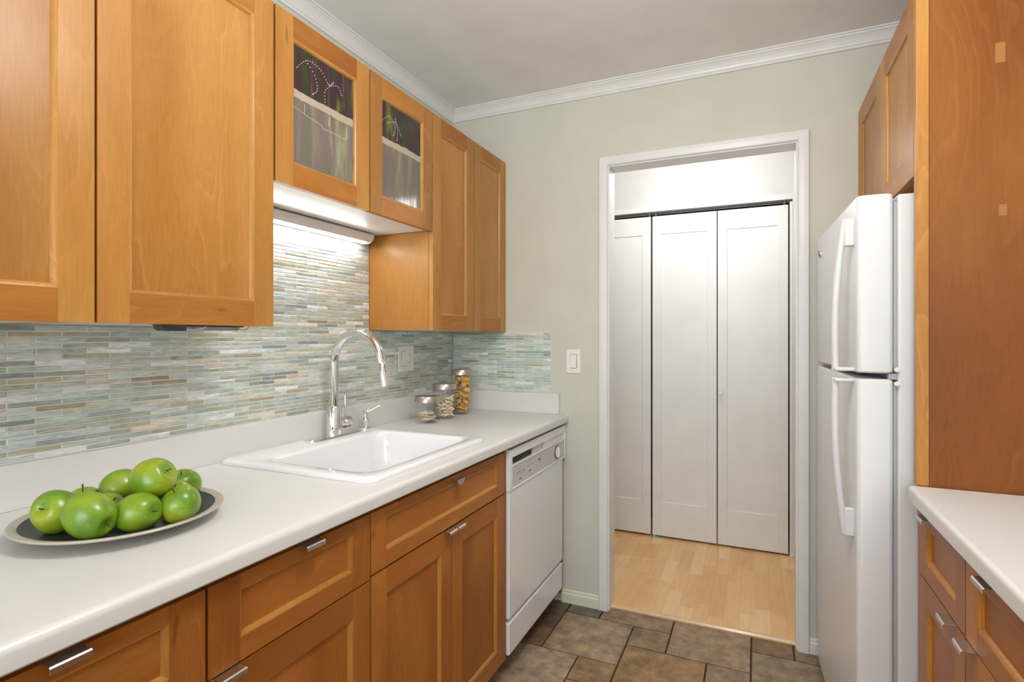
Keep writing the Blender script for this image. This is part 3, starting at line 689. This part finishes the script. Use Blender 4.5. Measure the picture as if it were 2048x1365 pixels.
g = MB().lathe([(.0170, .024), (.0170, .040), (.0160, .041), (.0160, .0425), (.0215, .043), (.0215, .072), (.0205, .074)], (FX + .002, FY, .963), chrome_m, seg=28, axis='y')
hv = build('handle', g, ft, smooth=True, label='chrome side valve')
g = MB().tube([(FX + .002, FY + .055, .982), (FX + .001, FY + .056, 1.02), (FX - .001, FY + .058, 1.062)], [.0042, .0042, .0038], chrome_m, seg=12)
build('lever', g, hv, smooth=True)
# soap pump
sp = thing('soap_dispenser', 'small chrome soap pump beside the faucet base', 'soap dispenser', (-1.372, 1.700, ZS))
PX, PY = -1.398, 1.712
g = MB().lathe([(.0225, 0.0003), (.0225, .004), (.020, .006), (.0125, .008), (.0125, .030), (.0140, .033), (.0120, .037), (.0075, .048), (.0075, .058), (.0095, .060), (.0095, .066), (.003, .068)], (PX, PY, ZS), chrome_m, seg=28)
build('pump_body', g, sp, smooth=True)
g = MB().tube([(PX, PY, ZS + .064), (PX + .018, PY + .012, ZS + .071), (PX + .042, PY + .026, ZS + .086), (PX + .050, PY + .030, ZS + .086)], [.0045, .004, .0032, .0032], chrome_m, seg=10)
build('nozzle', g, sp, smooth=True)

# ------------------------------------------------------------------ switches
def plate(fn, uc, zc, w, h, gangs, label, name):
    t = thing(name, label, 'switch', fn(uc, 0, zc - h / 2))
    def bx(mb, a, b, n0, n1, c, d, mat): mb.add([fn(u, n, z) for u in (a, b) for n in (n0, n1) for z in (c, d)], [(0, 1, 3, 2), (4, 6, 7, 5), (0, 4, 5, 1), (2, 3, 7, 6), (0, 2, 6, 4), (1, 5, 7, 3)], mat)
    g = MB(); bx(g, uc - w / 2, uc + w / 2, .0006, .0060, zc - h / 2, zc + h / 2, plastic_m); build('plate', g, t, bevel=.002, seg=3)
    for gx, kind in gangs:
        u = uc + gx
        g = MB(); bx(g, u - .0172, u + .0172, .0061, .0064, zc - .034, zc + .034, ink_m if kind != 'outlet' else plastic_m)
        if kind == 'rocker':
            vs = [fn(u - .0155, .0064, zc - .0325), fn(u + .0155, .0064, zc - .0325), fn(u + .0155, .0064, zc + .0325), fn(u - .0155, .0064, zc + .0325),
                  fn(u - .0155, .0125, zc - .0315), fn(u + .0155, .0125, zc - .0315), fn(u + .0155, .0075, zc + .0325), fn(u - .0155, .0075, zc + .0325)]
            g.add(vs, [(0, 1, 2, 3), (4, 5, 6, 7), (0, 1, 5, 4), (1, 2, 6, 5), (2, 3, 7, 6), (3, 0, 4, 7)], plastic_m)
            build('rocker', g, t, bevel=.0008)
        else:
            bx(g, u - .0165, u + .0165, .0062, .0085, zc - .033, zc + .033, plastic_m)
            for s_ in (-1, 1):
                for du, hh in ((-.0062, .008), (.0062, .0065)): bx(g, u + du - .0011, u + du + .0011, .0084, .0089, zc + s_ * .018 - hh / 2, zc + s_ * .018 + hh / 2, ink_m)
                bx(g, u - .002, u + .002, .0084, .0089, zc + s_ * .018 - .0115, zc + s_ * .018 - .0075, ink_m)
            bx(g, u - .006, u + .006, .0084, .0096, zc - .0035, zc + .0035, plastic_m)
            build('outlet', g, t, bevel=.0006)
    for gx, k in gangs:
        for s_ in (-1, 1):
            g = MB(); p = fn(uc + gx, .0062, zc + s_ * .048); g.lathe([(.0024, 0), (.0022, .0005)] if True else [], p, alu_m, seg=10, axis='x' if fn is fl2 else 'y')
            build('screw', g, t)
fl2 = lambda u, n, z: (XL + .0052 + n, u, z)
fb2 = lambda u, n, z: (u, YB - n, z)
plate(fl2, 2.068, 1.178, .116, .116, [(-.023, 'rocker'), (.023, 'outlet')], 'double wall plate with rocker and outlet on the mosaic tiles', 'switch_plate')
plate(fb2, -.797, 1.161, .070, .114, [(0, 'rocker')], 'single white rocker light switch on the end wall by the doorway', 'light_switch')

# ------------------------------------------------------------------ jars
def shell_mesh(L, Rr, mat, seed):
    rr = random.Random(seed); g = MB(); nu, nt_ = 13, 26; vs = []
    for i in range(nu):
        u = -1 + 2 * i / (nu - 1); r = Rr * max(.10, (1 - abs(u) ** 2.2)) ** .8
        for j in range(nt_):
            t_ = j / (nt_ - 1); th = .35 + t_ * (2 * PI * .86)
            q = r * (1 - .38 * t_ * (1 - .3 * abs(u))) * (1 + .035 * math.sin(th * 11))
            vs.append((u * L / 2 * (1 - .10 * t_), q * math.cos(th), q * math.sin(th) - .12 * L * (1 - u * u) * .5))
    fs = [(i * nt_ + j, i * nt_ + j + 1, (i + 1) * nt_ + j + 1, (i + 1) * nt_ + j) for i in range(nu - 1) for j in range(nt_ - 1)]
    g.add(vs, fs, mat)
    me_o = build('shell_source', g, loc=(0, 0, 0), smooth=True, solid=.0016, recalc=False)
    return me_o
def pack(n, rad, z0, z1, rr, seed):
    q = random.Random(seed); P_ = []
    for i in range(n):
        a = q.random() * 2 * PI; r = rad * math.sqrt(q.random()); P_.append([r * math.cos(a), r * math.sin(a), z0 + (z1 - z0) * (i + .5) / n])
    for it in range(260):
        for i in range(n):
            for j in range(i):
                d_ = [P_[i][k] - P_[j][k] for k in range(3)]; l = math.sqrt(sum(x * x for x in d_)) + 1e-6
                if l < 2 * rr:
                    m = (2 * rr - l) * .5
                    for k in range(3): P_[i][k] += d_[k] / l * m; P_[j][k] -= d_[k] / l * m
        for p in P_:
            h = math.hypot(p[0], p[1])
            if h > rad: p[0] *= rad / h; p[1] *= rad / h
            p[2] = min(max(p[2] - .00008, z0), z1)
    return P_
def jar(cx, cy, h, label):
    t = thing('glass_jar', label, 'jar', (cx, cy, ZT)); r = .052; lid = .026
    hb = h - lid
    pr = [(.0001, .0005), (r - .007, .0005), (r - .002, .003), (r, .008), (r, hb - .006), (r - .005, hb), (r - .005, hb + .010), (r - .0075, hb + .010), (r - .0075, hb), (r - .003, hb - .008), (r - .003, .011), (r - .008, .0075), (.0001, .0075)]
    build('glass_body', MB().lathe(pr, (cx, cy, ZT), jar_m, seg=56, caps=(False, False)), t, smooth=True, label='clear glass body')
    build('lid', MB().lathe([(.0001, hb + .0105), (r - .001, hb + .0105), (r + .0005, hb + .0015), (r + .0015, hb + .0005), (r + .0015, h - .003), (r - .001, h), (.0001, h)], (cx, cy, ZT), lid_m, seg=56, caps=(False, False)), t, smooth=True, label='brushed steel lid')
jar(-1.300, 2.000, .117, 'short glass jar with steel lid and a few pale wafers')
jar(-1.302, 2.150, .160, 'medium glass jar with steel lid full of small pale pasta')
jar(-1.304, 2.310, .216, 'tallest glass jar with steel lid holding large pasta shells')
def scatter(src, name, pts, c, label, cat, group, seed, flat=None, sc=(1, 1)):
    q = random.Random(seed)
    for i, p in enumerate(pts):
        o_ = src if i == 0 else src.copy()
        if i: C.objects.link(o_)
        o_.name = name; o_.location = (c[0] + p[0], c[1] + p[1], c[2] + p[2])
        o_.rotation_euler = (q.random() * 6.28, q.uniform(-.6, .6) if flat is None else 0, q.random() * 6.28)
        s_ = q.uniform(*sc); o_.scale = (s_, s_, s_); tag(o_, label, cat, group)
scatter(shell_mesh(.050, .0178, shell_m, 3), 'pasta_shell', pack(26, .0245, .027, .172, .0168, 5), (-1.304, 2.310, ZT), 'large golden pasta shell inside the tallest glass jar', 'pasta', 'large pasta shells in the tallest jar', 9, sc=(.85, 1.0))
scatter(shell_mesh(.032, .0062, white_shell_m, 4), 'pasta_piece', pack(95, .031, .018, .120, .0082, 6), (-1.302, 2.150, ZT), 'small pale pasta piece inside the medium glass jar', 'pasta', 'small pale pasta in the medium jar', 10, sc=(.85, 1.0))
q = random.Random(3)
wf = None
for k in range(14):
    g = MB(); pr = [(.0001, 0), (.026, 0), (.028, .001), (.026, .0022), (.0001, .0016)]
    if wf is None:
        g.lathe(pr, (0, 0, 0), chip_m, seg=26, caps=(False, False)); wf = o_ = build('wafer', g, loc=(0, 0, 0), smooth=True)
    else: o_ = wf.copy(); C.objects.link(o_)
    o_.name = 'wafer'; tag(o_, 'round pale wafer lying in the short glass jar', 'wafer', 'pale wafers in the short jar')
    o_.location = (-1.300 + .008 * math.cos(k * 2.1), 2.000 + .012 - .0016 * k + .004 * math.sin(k * 3), ZT + .012 + .0029 * k)
    o_.rotation_euler = (-.30 + .05 * math.sin(k * 1.7) + .022 * k, .14 * math.sin(k * 2.3), k)
    o_.scale = (1, 1, 1)

# ------------------------------------------------------------------ platter and fruit
PCX, PCY = -1.147, .672
g = MB().lathe([(.0001, .004), (.060, .004), (.066, .0005), (.072, .0005), (.076, .006), (.130, .0135), (.170, .0215), (.1745, .0235), (.1755, .0255), (.1740, .0275), (.170, .0275), (.159, .0245)], (PCX, PCY, ZT), plate_m, seg=96, caps=(False, False))
g.lathe([(.159, .0245), (.150, .0215), (.120, .0180), (.085, .0135), (.050, .0115), (.0001, .0110)], (PCX, PCY, ZT), plate_in_m, seg=96, caps=(False, False))
tag(build('platter', g, smooth=True), 'round stoneware platter with charcoal centre and pale rim under the green fruit', 'plate')
def fruit_mesh(seed, r, el):
    q = random.Random(seed); g = MB(); prof = []
    n = 26
    for i in range(n + 1):
        ph = PI * i / n
        rr = r * (math.sin(ph) ** .92 if 0 < i < n else 0); z = -math.cos(ph) * r * el
        z += (.24 * r * math.exp(-(ph / .36) ** 2)) - (.26 * r * math.exp(-((PI - ph) / .34) ** 2))
        rr *= 1 + .05 * math.cos(ph - .6)
        prof.append((max(rr, .0001), z))
    seg = 40; rs = []
    a1, a2 = q.random() * 6, q.random() * 6
    for rr, z in prof:
        rs.append([(rr * (1 + .035 * math.cos(2 * t + a1) + .02 * math.cos(3 * t + a2)) * math.cos(t), rr * (1 + .035 * math.cos(2 * t + a1) + .02 * math.cos(5 * t)) * math.sin(t), z + .0025 * math.cos(t + a2) * rr / r) for t in [2 * PI * k / seg for k in range(seg)]])
    g.rings(rs, apple_m, caps=(False, False)); return g
F = [(-1.157, .561, .960, .0375, 1.02, (1.10, .35, .2), 'green apple at the far left of the platter, stem end facing the room'),
     (-1.068, .569, .962, .0375, 1.16, (.3, 1.95, .55), 'big long green apple lying in front at the left of the platter'),
     (-1.227, .644, .947, .0300, .95, (.15, 0, 0), 'green apple at the back left with an upright stem'),
     (-1.142, .6385, .946, .0300, .98, (.5, .5, 1), 'partly hidden green apple just behind the big front left one'),
     (-1.041, .635, .952, .0355, 1.06, (.2, 1.45, .5), 'green apple at the middle front of the platter'),
     (-1.190, .693, .967, .0365, 1.05, (-.6, .9, .4), 'green apple at the middle back, leaning beside the topmost one'),
     (-1.075, .684, 1.000, .0390, 1.05, (.4, 1.0, .8), 'topmost green apple resting on the others'),
     (-1.018, .699, .952, .0360, .98, (.35, -.2, 0), 'yellowish green apple at the right front of the platter'),
     (-1.109, .752, .943, .0320, 1.0, (.3, .3, 0), 'yellow green apple mostly hidden behind the right front one'),
     (-1.153, .798, .951, .0340, 1.0, (.3, .2, 0), 'green apple at the back right of the platter')]
for i, (x, y, z, r, el, rot, lab) in enumerate(F):
    t = thing('apple', lab, 'apple', (x, y, z), 'green apples on the platter')
    t.rotation_euler = rot; t['_o'] = (0, 0, 0)
    build('flesh', fruit_mesh(i + 1, r, el), t, smooth=True)
    sl = .010 if i == 2 else .0022
    g = MB().tube([(0, 0, r * el - .011), (.0006, 0, r * el - .003), (.001, .0005, r * el - .003 + sl * .6), (.0016, .0008, r * el - .003 + sl)], [.0012, .0011, .0012, .0018], stem_m, seg=7)
    build('stem', g, t, smooth=True)

# ------------------------------------------------------------------ right side
fr = FR(RD)
# tall side panel
tp = thing('tall_side_panel', 'full-height reddish maple end panel beside the refrigerator', 'panel', (.7, 1.665, 0))
build('sheet', MB().box(.3925, XR - .002, 1.656, 1.676, .0005, 2.30, wood_panel), tp, bevel=.0005, seg=1)
build('face_edge', MB().box(.3655, .3915, 1.6535, 1.6775, .906, 2.30, wood_v).box(.374, .3915, 1.6535, 1.6775, .0005, .9055, base_v), tp, bevel=.0012, label='lighter solid wood edging')
patch_m = plain('pale_wood_patch', (0.37, 0.155, 0.036), 0.45)
for x_, z_, w_, h_ in ((.530, 1.954, .019, .048), (.535, 1.579, .015, .026)):
    build('worn_patch', MB().box(x_ - w_ / 2, x_ + w_ / 2, 1.6556, 1.6559, z_ - h_ / 2, z_ + h_ / 2, patch_m), tp, label='small pale patch on the wood')
# over-fridge cabinet
t = thing('wall_cabinet', 'maple two-door cabinet above the refrigerator', 'cabinet', (.7, 2.1, 1.69))
g = MB(); side_box(g, 1.680, 2.498, 1.688, 2.155, XR - .002, .385, .017, wood_v, wood_h); build('body', g, t, bevel=.0006, seg=1)
for a, b in ((1.682, 2.085), (2.089, 2.497)):
    g = MB(); shaker(g, FR(.365), a, b, 1.686, 2.157, wood_v, wood_h, rl=.062); build('door', g, t, bevel=.0012)
# base units
def base_right(u0, u1, label):
    t = thing('base_cabinet', label, 'cabinet', (.7, (u0 + u1) / 2, 0)); a = RD + .02
    g = MB().box(a, XR - .002, u0, u0 + .016, .080, .865, base_v).box(a, XR - .002, u1 - .016, u1, .080, .865, base_v)
    g.box(a, XR - .002, u0 + .016, u1 - .016, .080, .096, melamine_m).box(a, a + .05, u0 + .016, u1 - .016, .845, .864, base_h).box(a, a + .05, u0 + .016, u1 - .016, .682, .698, base_h)
    build('body', g, t, bevel=.0005, seg=1)
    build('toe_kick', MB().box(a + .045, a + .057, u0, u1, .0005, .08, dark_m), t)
    return t
t = base_right(1.328, 1.6525, 'narrow maple base cabinet on the right next to the tall panel')
d = front(t, 'drawer', fr, 1.330, 1.651, .692, .850, rl=.028, rb=.042, st=.056); tab_pull(d, fr, 1.536, 1.586, .8505)
d = front(t, 'door', fr, 1.330, 1.651, .080, .688, st=.058); tab_pull(d, fr, 1.376, 1.426, .6885)
t = base_right(.900, 1.327, 'wide maple base cabinet on the right at the picture edge')
d = front(t, 'drawer', fr, .902, 1.325, .692, .850, rl=.028, rb=.042, st=.058); tab_pull(d, fr, 1.163, 1.219, .8505)
d = front(t, 'door', fr, .902, 1.325, .080, .688); tab_pull(d, fr, 1.271, 1.320, .6885)
t = base_right(.470, .899, 'maple base cabinet on the right beside the viewer, out of view')
d = front(t, 'drawer', fr, .472, .897, .692, .850, rl=.028, rb=.042, st=.058); d = front(t, 'door', fr, .472, .897, .080, .688)

# refrigerator: local frame, u = along +y from the near side, x out of the door is negative
fg = thing('refrigerator', 'white top-freezer refrigerator in the niche by the doorway', 'refrigerator', (.2436, 1.688, 0), rotz=math.radians(2.2))
FW = .715
build('body', MB().box(.092, .742, .003, FW - .003, .012, 1.648, fridge_m), fg, bevel=.006, seg=3)
build('gasket', MB().box(.0842, .0918, .014, FW - .014, .06, 1.160, gasket_m).box(.0842, .0918, .014, FW - .014, 1.19, 1.630, gasket_m), fg)
def fdoor(name, z0, z1, label):
    g = MB()
    def ring(z, e): return rrect(0 + e, .083 - e, 0 + e, FW - e, .013, z, 6)
    g.rings([ring(z0, .004), ring(z0 + .004, 0), ring(z1 - .006, 0), ring(z1 - .002, .002), ring(z1, .006)], fridge_m)
    return build(name, g, fg, smooth=True, label=label)
fz = fdoor('freezer_door', 1.182, 1.652, 'upper freezer door'); fd = fdoor('fridge_door', .048, 1.166, 'tall lower refrigerator door')
build('base_grille', MB().box(.035, .09, .01, FW - .01, .004, .044, white_m), fg, bevel=.002)
def fhandle(door, za, zb, sgn):
    """za: end with the block (close to the door), zb: flared end at the door gap"""
    g = MB(); n = 16; pts = []; rad = []
    for k in range(n + 1):
        t_ = k / n; pts.append((-.019 - .022 * t_ - .010 * math.sin(PI * t_), .050 + .006 * t_, za + (zb - za) * t_)); rad.append((.0095, .0105))
    g.tube(pts, rad, fridge_m, seg=14, flat=(1, 0, 0))
    a, b = sorted((za, za + sgn * .075)); g.box(-.022, .001, .036, .056, a, b, fridge_m)
    a, b = sorted((zb, zb - sgn * .010)); g.box(-.046, .001, .034, .064, a, b, fridge_m)
    build('handle', g, door, bevel=.003, seg=3, label='white bowed handle', smooth=True)
fhandle(fz, 1.600, 1.184, -1); fhandle(fd, .735, 1.1645, 1)
g = MB().lathe([(.0165, -.0001), (.0165, -.0035), (.0150, -.0045), (.0135, -.0035), (.0135, -.0025), (.0001, -.0025)], (0, .640, 1.588), alu_m, seg=32, axis='x', caps=(True, False))
mono = [(.650, 1.594), (.646, 1.598), (.641, 1.594), (.642, 1.584), (.648, 1.581), (.650, 1.587), (.644, 1.588), (.638, 1.588), (.636, 1.594), (.632, 1.597), (.630, 1.592), (.636, 1.588), (.631, 1.584), (.634, 1.579), (.639, 1.582)]
g.tube([(-.0032, y, z) for y, z in curve([(1.28 - a, b) for a, b in mono], 50)], .0009, ink_m, seg=6)
build('badge', g, fz, smooth=True, label='round silver badge with script monogram')
g = MB()
for z in (1.156, 1.192): g.lathe([(.006, -.0), (.006, .008)], (.088, -.004, z), alu_m, seg=14, axis='y')
g.box(.072, .125, .006, .03, 1.166, 1.181, gasket_m)
build('hinge', g, fg, label='grey centre hinge with screws')

# ------------------------------------------------------------------ closet bifold doors in the hall
fc = FC(YC)
def leaf(parent, a, b):
    g = MB(); shaker(g, fc, a, b, .022, 2.043, closet_m, closet_m, st=.053, rl=.115, rb=.212, th=.030, rec=.006, bw=.25)
    return build('leaf', g, parent, bevel=.0012)
d1 = thing('door_1', 'left white bifold closet door seen through the doorway', 'closet door', (-.99, YC, .01)); d1['kind'] = 'structure'
leaf(d1, -1.384, -1.001); leaf(d1, -.996, -.612)
d2 = thing('door_2', 'right white bifold closet door with square knob, seen through the doorway', 'closet door', (-.2, YC, .01)); d2['kind'] = 'structure'
lf = leaf(d2, -.6005, -.2180); l2 = leaf(d2, -.2120, .1695)
g = MB().box(-.2055, -.1815, YC - .028, YC - .018, .932, .956, lid_m).box(-.1965, -.1905, YC - .018, YC, .941, .947, alu_m)
build('knob', g, l2, bevel=.001, label='small square silver knob')
g = MB().box(-.598, -.55, YC - .02, YC + .02, .0102, .016, galv_m).box(-.590, -.584, YC - .004, YC + .004, .010, .024, galv_m)
build('floor_pivot', g, lf, label='metal floor pivot bracket')
g = MB().box(-1.4, .192, YC + .000, YC + .006, 2.074, 2.108, closet_m).box(-1.4, .192, YC + .022, YC + .032, 2.060, 2.108, closet_m).box(-1.4, .192, YC + .006, YC + .022, 2.084, 2.108, dark_m)
g.box(-1.4, .192, YC + .007, YC + .021, 2.062, 2.068, dark_m)
for xx_ in (-.620, -.580, .150): g.box(xx_ - .005, xx_ + .005, YC + .002, YC + .02, 2.040, 2.082, ink_m)
struct('trim_7', g, 'closet door track above the bifold doors', 'door track')
g = MB().box(.178, .1915, YC - .002, YC + .1, .0105, 2.059, closet_m)
struct('trim_8', g, 'white jamb strip right of the bifold closet doors', 'door frame')
# ceiling lamps that carry the lights
def flush(loc, label, m=hall_m, r=.13):
    t = thing('ceiling_light', label, 'ceiling lamp', loc)
    build('base', MB().lathe([(r * .8, -.001), (r * .8, -.018)], loc, trim_m, seg=36), t, smooth=True)
    build('shade', MB().lathe([(r * .78, -.019), (r, -.024), (r * .96, -.045), (r * .7, -.062), (.001, -.070)], loc, m, seg=36, caps=(False, False)), t, smooth=True)
flush((-.3, 2.95, ZC), 'round flush lamp on the hall ceiling beyond the doorway')
flush((-.15, .85, ZC), 'round flush lamp on the kitchen ceiling above the aisle', r=.17)
for o_ in list(bpy.data.objects):
    if '_o' in o_: del o_['_o']
